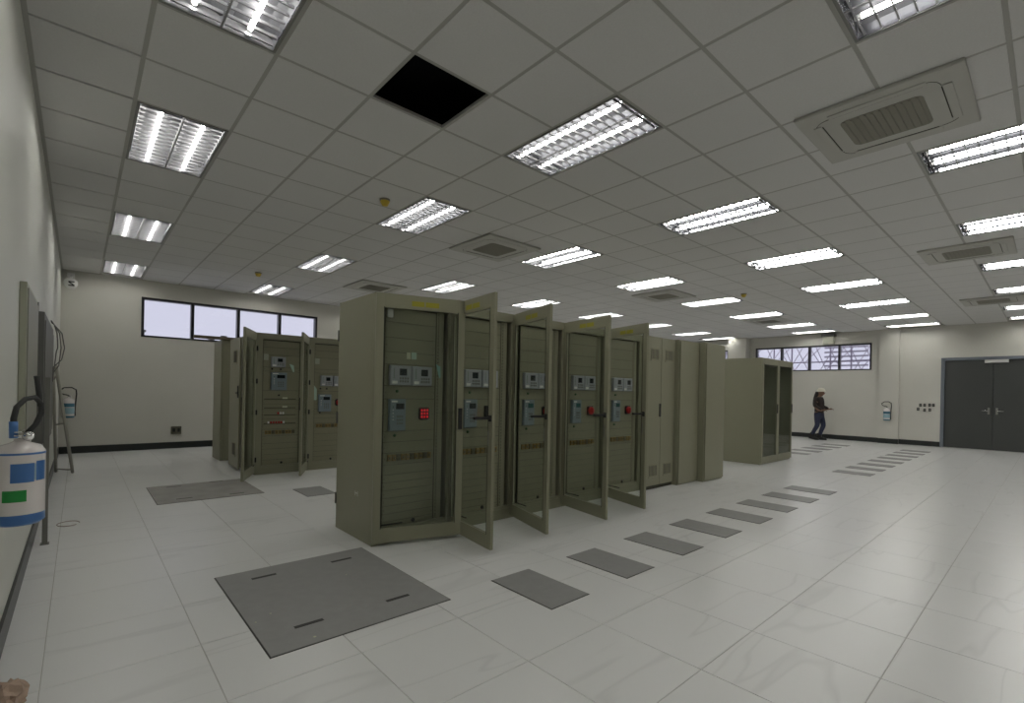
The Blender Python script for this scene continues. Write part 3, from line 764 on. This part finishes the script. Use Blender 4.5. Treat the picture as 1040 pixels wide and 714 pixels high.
for k in range(8):
    hatch(8.22+0.79*k, -1.19, 8.555+0.79*k, -0.65, 'thin grey floor hatch beyond the cabinets, %s toward the door' % ['first', 'second', 'third', 'fourth', 'fifth', 'sixth', 'seventh', 'last'][k], M_hatch, (), 'far hatches toward the double door')
for k in range(5):
    hatch(10.55+0.78*k, 0.46, 10.885+0.78*k, 1.06, 'thin grey floor hatch behind the separate pair, %s toward the person' % ['first', 'second', 'third', 'fourth', 'fifth'][k], M_hatch, (), 'far hatches near the person')

# ------------------------------------------------------------------ FIRE EXTINGUISHERS
def extinguisher(loc, rz, lab, rr, h, near=False):
    """wall-hung; local -y faces the room, wall at +y; z=0 is cylinder bottom"""
    r = thing('fire_extinguisher', lab, 'fire extinguisher', loc, rz)
    w, bl = M_extw, (M_extb if near else M_teal)
    if near:
        prof = [(0, 0), (rr*0.8, 0), (rr, 0.012, bl), (rr, h*0.14, bl), (rr, h*0.145), (rr, h*0.86), (rr, h*0.865, bl), (rr, h*0.885, bl), (rr*0.985, h*0.9), (rr*0.8, h*0.965), (rr*0.4, h*1.0), (0.018, h*1.02), (0.018, h*1.06), (0, h*1.06)]
    else:
        prof = [(0, 0), (rr*0.8, 0, bl), (rr, 0.012, bl), (rr, h*0.1, bl), (rr, h*0.11), (rr, h*0.88), (rr*0.8, h*0.96), (rr*0.35, h*1.0), (0.018, h*1.02), (0.018, h*1.06), (0, h*1.06)]
    MB().lathe(prof, w, 32).make('cylinder', r)
    def wrap(a0, a1, z0, z1, m, nm, n=10):
        b = MB(); k = b.mi(m); pv = None
        for q_ in range(n+1):
            a = a0+(a1-a0)*q_/n
            v = [b.bm.verts.new(((rr+0.0008)*math.sin(a), -(rr+0.0008)*math.cos(a), z)) for z in (z0, z1)]
            if pv: f = b.bm.faces.new((pv[0], v[0], v[1], pv[1])); f.material_index = k; f.smooth = True
            pv = v
        b.make(nm, r)
    if near:
        wrap(-0.30, 0.62, h*0.53, h*0.76, M_extb, 'instruction_label'); wrap(0.70, 1.25, h*0.54, h*0.78, M_extb, 'side_label')
        wrap(0.635, 0.685, h*0.55, h*0.75, M_paleblue, 'label_stripe', 3)
        wrap(-0.62, 0.32, h*0.30, h*0.44, M_extg, 'green_label')
    else:
        wrap(-1.2, 1.2, h*0.55, h*0.74, M_teal, 'label_band'); wrap(-1.2, 1.2, h*0.2, h*0.52, M_paleblue, 'lower_label')
    MB().box(-0.014, -0.03, h*1.05, 0.014, 0.03, h*1.10, M_chrome, 0.003).box(-0.010, -0.10, h*1.10, 0.010, 0.02, h*1.115, M_chrome if near else M_black, 0.002).box(-0.010, -0.095, h*1.14, 0.010, 0.02, h*1.155, M_chrome if near else M_black, 0.002).make('valve_lever', r)
    MB().lathe([(0, 0), (0.016, 0), (0.016, 0.012), (0, 0.012)], M_chrome, 14, mtx=Matrix.Translation((0.02, -0.02, h*1.08)) @ Matrix.Rotation(PI/2, 4, 'X')).make('gauge', r)
    return r, h
NE = (-1.617, -0.768, 0.772)
# local frame turned so that -y looks toward the camera side
r, h_ = extinguisher(NE, 0.0, 'white fire extinguisher with blue base band and black hose hung on left wall', 0.066, 0.285, True)
MB().tube([(-0.014, -0.05, 0.31), (-0.015, -0.052, 0.37), (-0.009, -0.035, 0.41), (0.010, -0.01, 0.437), (0.033, 0.02, 0.443), (0.048, 0.04, 0.42), (0.049, 0.04, 0.385), (0.036, 0.02, 0.345), (0.015, 0.0, 0.315)], 0.0085, M_rubber, 10).make('hose', r)
MB().tube([(-0.014, -0.05, 0.305), (-0.015, -0.052, 0.362)], 0.0115, M_extb, 10).make('nozzle_sleeve', r)
MB().tube([(0.046, 0.04, 0.41), (0.043, 0.04, 0.45), (0.036, 0.03, 0.52)], 0.0085, M_rubber, 8).make('hose_end', r)
MB().box(-0.066-0.046, -0.02, 0.14, -0.062, 0.02, 0.20, M_steelgrey, 0.002).make('wall_bracket', r)
for (loc, rz, lab) in (((-1.60, YF-0.085, 0.65), 0.0, 'blue and white fire extinguisher hung on the far wall near the corner'), ((XR-0.085, 0.005, 0.66), -PI/2, 'small blue and white fire extinguisher hung on the right wall pilaster')):
    if rz: loc = (XR-0.11-0.085, 0.005, 0.66)
    r, h_ = extinguisher(loc, rz, lab, 0.086, 0.35)
    MB().tube([(0.02, 0, 0.36), (0.0, -0.03, 0.40), (-0.10, -0.03, 0.43), (-0.12, -0.03, 0.48), (-0.06, -0.03, 0.535), (0.04, -0.03, 0.54), (0.10, -0.03, 0.50), (0.105, -0.02, 0.42), (0.09, -0.01, 0.2), (0.085, -0.01, 0.03)], 0.011, M_rubber, 8).make('hose', r)
    MB().tube([(0.085, -0.01, 0.03), (0.083, -0.01, 0.12)], 0.016, M_rubber, 8).make('nozzle', r)
    MB().box(-0.02, 0.06, 0.1, 0.02, 0.0845, 0.32, M_steelgrey, 0.002).make('wall_bracket', r)

# ------------------------------------------------------------------ LEFT WALL CLUTTER
r = thing('wall_cabinet', 'tall shallow light grey enclosure on the left wall behind the extinguisher hose', 'enclosure', (XL+0.0006, 0.78, 0.95))
MB().box(0, 0, 0, 0.032, 0.95, 0.90, M_boxlight, 0.004).make('enclosure_body', r)
MB().box(0.032, 0.03, 0.03, 0.038, 0.92, 0.87, M_boxmid, 0.003).make('cover_or_glint', r)
MB().box(0.0, 0.9505, 0.0, 0.038, 0.957, 0.90, M_boxdark).make('edge_gasket', r)
r = thing('wall_panel', 'dark grey panel board on the left wall with loose wires at its top', 'panel', (XL+0.0006, 1.97, 0.75))
MB().box(0, 0, 0, 0.06, 1.7, 1.06, M_boxdark, 0.003).make('board', r)
MB().box(0.06, 0.05, 0.05, 0.066, 1.64, 1.0, M_boxdark, 0.002).make('front_sheet', r)
r = thing('cable_bundle', 'loose loops of dark cable hanging at the top of the left wall panel', 'cable', (XL+0.05, 3.3, 1.3))
for k, (dx, dz_) in enumerate(((0.10, 0.30), (0.075, 0.36), (0.05, 0.22))):
    MB().tube([(0.017, -0.4+0.1*k, 0.53), (0.03, -0.15, 0.52), (0.01+dx*0.7, 0.1, 0.46), (dx, 0.18, 0.32), (dx*0.8, 0.18, 0.50-dz_), (0.02, 0.12, 0.12-0.06*k), (0.018, 0.1, -0.02)], 0.005, M_boxdark, 6).make('cable', r)
r = thing('steel_channel', 'upright grey steel channel standing on the floor against the left wall', 'post', (-1.665, 2.07, 0))
MB().box(0, 0, 0, 0.032, 0.008, 1.31, M_steelgrey, 0.002).box(0, 0.008, 0, 0.005, 0.04, 1.31, M_steelgrey).box(0.027, 0.008, 0, 0.032, 0.04, 1.31, M_steelgrey).make('channel', r)
MB().box(-0.01, -0.01, 0, 0.042, 0.05, 0.008, M_steelgrey).make('foot_plate', r)
r = thing('leaning_ladder', 'narrow aluminium ladder leaning on the left wall near the corner', 'ladder', (-1.6, 6.0, 0))
LA = [(0.075, 0.0), (0.075, 0.42)]
railA = [(0.085, 0.0, 0.015), (-0.075, -1.1, 1.47)]; railB = [(-0.09, 0.22, 0.015), (-0.105, -0.9, 1.40)]
MB().tube(railA, 0.018, M_ladder, 8).make('rail', r); MB().tube(railB, 0.018, M_ladder, 8).make('rail', r)
for t_ in (0.03, 0.5, 0.93):
    a = Vector(railA[0]).lerp(Vector(railA[1]), t_); b_ = Vector(railB[0]).lerp(Vector(railB[1]), t_)
    MB().tube([a, b_], 0.011, M_ladder, 6).make('rung', r)
r = thing('security_camera', 'white security camera with a dark angular mark high in the far left corner', 'camera', (-1.60, YF, 3.02))
MB().box(-0.05, -0.05, 0.14, 0.05, -0.0006, 0.22, M_white, 0.006).tube([(0, -0.04, 0.17), (0, -0.16, 0.15), (0, -0.20, 0.09)], 0.02, M_white, 10).make('bracket', r)
MB().lathe([(0, 0.09), (0.05, 0.085), (0.088, 0.05), (0.095, 0.0), (0.085, -0.04), (0.05, -0.085), (0, -0.10)], M_white, 24, c=(0, -0.22, 0)).make('housing', r)
b = MB(); yz = -0.318
b.box(-0.03, yz-0.004, 0.010, 0.05, yz+0.012, 0.028, M_black).box(-0.03, yz-0.004, -0.055, 0.05, yz+0.012, -0.037, M_black)
b.box(-0.045, yz-0.004, -0.009, 0.045, yz+0.012, 0.009, M_black, 0, Matrix.Translation((0.01, 0, -0.0135)) @ Matrix.Translation((0, yz, 0)) @ Matrix.Rotation(math.radians(38), 4, 'Y') @ Matrix.Translation((0, -yz, 0)))
b.make('dark_mark', r)
r = thing('floor_outlet', 'brown grey outlet box low on the far wall', 'outlet', (0.003, YF-0.0006, 0.36))
MB().box(-0.085, -0.03, -0.075, 0.085, 0, 0.08, M_outlet, 0.004).make('cover_plate', r)
for s_ in (-1, 1): MB().box(s_*0.04-0.02, -0.034, -0.03, s_*0.04+0.02, -0.0305, 0.04, M_dark).make('socket', r)
r = thing('wall_speaker', 'pale box with a dark top above the barred window on the right wall', 'wall box', (XR-0.0006, 1.53, 2.95))
MB().box(-0.10, -0.15, 0.0, 0, 0.15, 0.24, M_boxlight, 0.006).make('enclosure_body', r)
MB().box(-0.14, -0.19, 0.2405, 0, 0.19, 0.31, M_boxdark, 0.006).make('top_housing', r)
for q_, (y, z, lab) in enumerate([(-0.71, 1.125, 'leftmost of the upper four'), (-0.80, 1.125, 'second of the upper four'), (-0.905, 1.13, 'third of the upper four'), (-0.985, 1.13, 'rightmost of the upper four'), (-0.66, 1.01, 'leftmost of the lower three'), (-0.80, 0.99, 'middle of the lower three'), (-0.91, 1.0, 'rightmost of the lower three')]):
    r = thing('wall_switch_box', 'small dark switch box beside the double door, '+lab, 'switch box', (XR-0.0006, y, z), 0, 'dark switch boxes beside the double door')
    MB().box(-0.02, -0.028, -0.04, 0, 0.028, 0.04, M_dark, 0.003).make('box_rim', r)
    MB().box(-0.024, -0.016, -0.022, -0.0205, 0.016, 0.022, M_boxdark).make('box_insert', r)
# crumpled paper bag at the picture's lower left
bm = bmesh.new(); bmesh.ops.create_icosphere(bm, subdivisions=3, radius=1)
for v in bm.verts:
    n = 1+0.22*random.uniform(-1, 1)*(1 if v.co.z > -0.7 else 0)
    v.co = Vector((v.co.x*0.055*n, v.co.y*0.10*n, max(0, 0.055+v.co.z*0.055*n)))
me = bpy.data.meshes.new('paper_bag'); bm.to_mesh(me); bm.free(); me.materials.append(M_kraft)
tag(put('paper_bag', me, None, (-1.655, -0.52, 0.0)), 'crumpled tan paper lying on the floor at the left wall, bottom left corner', 'paper')
b = MB(); n = 40
b.tube([(0.0+0.075*math.cos(2*PI*q_/n), 0.10*math.sin(2*PI*q_/n), 0.001) for q_ in range(n-4)], 0.0035, mat('faint_pink_wire', (0.45, 0.36, 0.33), 0.6), 6)
tag(b.make('wire_loop', None, (-1.52, 2.72, 0.003)), 'faint pinkish wire loop lying on the floor near the left wall', 'wire')

# ------------------------------------------------------------------ PERSON
def skin(name, verts, edges, m, parent, sub=2, smooth=True):
    me = bpy.data.meshes.new(name)
    me.from_pydata([v[:3] for v in verts], edges, [])
    o = put(name, me, parent)
    md = o.modifiers.new('skin', 'SKIN'); md.use_smooth_shade = smooth
    lay = me.skin_vertices[0].data if me.skin_vertices else None
    if lay is None:
        bmx = bmesh.new(); bmx.from_mesh(me); bmx.verts.layers.skin.verify(); bmx.to_mesh(me); bmx.free(); lay = me.skin_vertices[0].data
    for i, v in enumerate(verts):
        lay[i].radius = (v[3], v[4] if len(v) > 4 else v[3]); lay[i].use_root = (i == 0)
    s2 = o.modifiers.new('sub', 'SUBSURF'); s2.levels = sub; s2.render_levels = sub
    me.materials.append(m)
    return o
# local: x forward (walking), y left, z up; height about 1.57 with the hat
pr = thing('person', 'person in cream hard hat, dark top and blue jeans walking by the right wall', 'person', (15.2, 1.55, 0), math.radians(-88))
body = [(0, 0, 0.80, .095, .08), (0.0, 0, 0.93, .08, .07), (0.01, 0, 1.07, .10, .08), (0.0, 0, 1.20, .14, .09), (-0.01, 0, 1.28, .07, .06), (0.01, 0, 1.34, .045), (0.02, 0, 1.40, .055),
        (0.02, 0.15, 1.24, .055), (0.0, 0.19, 1.04, .042), (0.14, 0.17, 0.93, .034), (0.24, 0.13, 0.94, .027),
        (-0.03, -0.15, 1.24, .055), (-0.09, -0.19, 1.04, .042), (0.02, -0.19, 0.90, .034), (0.13, -0.15, 0.90, .027),
        (0.03, 0.08, 0.72, .088), (0.10, 0.08, 0.45, .062), (0.03, 0.08, 0.24, .050), (0.0, 0.08, 0.09, .04),
        (-0.03, -0.08, 0.72, .088), (-0.02, -0.08, 0.44, .062), (-0.12, -0.08, 0.24, .050), (-0.17, -0.08, 0.10, .04)]
ed = [(0, 1), (1, 2), (2, 3), (3, 4), (4, 5), (5, 6), (3, 7), (7, 8), (8, 9), (9, 10), (3, 11), (11, 12), (12, 13), (13, 14), (0, 15), (15, 16), (16, 17), (17, 18), (0, 19), (19, 20), (20, 21), (21, 22)]
skin('body', body, ed, M_skin, pr)
skin('jeans', [(0, 0, 0.78, .135, .115), (0, 0, 0.88, .115, .11), (0.03, 0.08, 0.70, .094), (0.105, 0.08, 0.45, .07), (0.035, 0.08, 0.26, .060), (0.01, 0.08, 0.13, .055), (-0.03, -0.08, 0.70, .094), (-0.02, -0.08, 0.44, .07), (-0.115, -0.08, 0.26, .060), (-0.155, -0.08, 0.13, .055)],
     [(0, 1), (0, 2), (2, 3), (3, 4), (4, 5), (0, 6), (6, 7), (7, 8), (8, 9)], M_jeans, pr)
skin('shirt', [(0, 0, 0.765, .142, .135), (0, 0, 0.90, .135, .125), (0.01, 0, 1.10, .14, .115), (0, 0, 1.22, .15, .10), (-0.01, 0, 1.295, .075, .07), (0.02, 0.155, 1.24, .066), (0.0, 0.195, 1.04, .055), (0.21, 0.14, 0.94, .046), (-0.03, -0.155, 1.24, .066), (-0.09, -0.195, 1.04, .055), (0.11, -0.155, 0.90, .046)],
     [(0, 1), (1, 2), (2, 3), (3, 4), (3, 5), (5, 6), (6, 7), (3, 8), (8, 9), (9, 10)], M_shirt, pr)
# head with face
bm = bmesh.new(); bmesh.ops.create_uvsphere(bm, u_segments=24, v_segments=16, radius=1)
for v in bm.verts:
    x, y, z = v.co
    k = 1-0.22*max(0, -z)
    v.co = Vector((x*0.092*k, y*0.072*k, z*0.112))
    if x > 0.85 and abs(y) < 0.3 and -0.35 < z < 0.15: v.co.x += 0.016*(1-abs(y)/0.3)
for f in bm.faces: f.smooth = True
me = bpy.data.meshes.new('head'); bm.to_mesh(me); bm.free(); me.materials.append(M_skin)
hd = put('head', me, pr, (0.035, 0, 1.42))
for s_ in (-1, 1):
    MB().lathe([(0, -0.008), (0.008, 0), (0, 0.008)], M_black, 8, c=(0.084, s_*0.028, 0.008)).make('eye', hd)
    MB().lathe([(0, -0.03), (0.014, -0.01), (0.018, 0.012), (0, 0.03)], M_skin, 8, c=(-0.005, s_*0.073, -0.005)).make('ear', hd)
MB().box(0.075, -0.022, -0.038, 0.090, 0.022, -0.050, M_red, 0.003).make('mouth', hd)
skin('hair', [(-0.02, 0, 1.46, .082, .082), (-0.055, 0, 1.40, .07, .075), (-0.09, 0, 1.30, .058, .07), (-0.12, 0, 1.18, .05, .06), (-0.135, 0, 1.06, .034, .045), (-0.13, 0, 0.99, .018)], [(0, 1), (1, 2), (2, 3), (3, 4), (4, 5)], M_hair, pr)
b = MB().lathe([(0.128, 0.0), (0.118, 0.006), (0.108, 0.012), (0.103, 0.05), (0.075, 0.09), (0.035, 0.106), (0, 0.110)], M_hat, 28).lathe([(0.128, 0.0), (0.10, -0.004), (0, 0.0)], M_hat, 28)
b.box(-0.08, -0.008, 0.085, 0.07, 0.008, 0.112, M_hat, 0.003)
b.make('hard_hat', pr, (0.04, 0, 1.462))
for s_, hx, hz_ in ((1, 0.265, 0.945), (-1, 0.155, 0.905)):
    yy = 0.125 if s_ > 0 else -0.145
    skin('hand', [(hx-0.03, yy, hz_-0.003, .021, .024), (hx+0.02, yy, hz_, .017, .030), (hx+0.035, yy, hz_, .015, .028)], [(0, 1), (1, 2)], M_skin, pr)
    for q_ in range(4):
        oy = yy-0.024+q_*0.016; L_ = (0.042, 0.052, 0.055, 0.046)[q_]
        skin('finger', [(hx+0.03, oy, hz_, .0085), (hx+0.03+L_*0.6, oy, hz_-0.008, .0078), (hx+0.03+L_, oy, hz_-0.028, .0068)], [(0, 1), (1, 2)], M_skin, pr, 1)
    skin('thumb', [(hx-0.01, yy-s_*0.022, hz_+0.004, .0095), (hx+0.015, yy-s_*0.04, hz_+0.01, .0085), (hx+0.04, yy-s_*0.042, hz_+0.006, .0072)], [(0, 1), (1, 2)], M_skin, pr, 1)
for (x, y, z, rz_, tilt) in ((0.0, 0.08, 0.0, 0, 0), (-0.17, -0.08, 0.02, 0, 0.18)):
    mt = Matrix.Translation((x, y, z)) @ Matrix.Rotation(tilt, 4, 'Y')
    MB().box(-0.08, -0.045, 0.0, 0.19, 0.045, 0.025, M_boot, 0.008, mt).box(-0.075, -0.042, 0.02, 0.12, 0.042, 0.085, M_boot, 0.02, mt).box(0.06, -0.042, 0.02, 0.185, 0.042, 0.065, M_boot, 0.02, mt).box(-0.07, -0.045, 0.07, 0.055, 0.045, 0.20, M_boot, 0.02, mt).make('boot', pr)
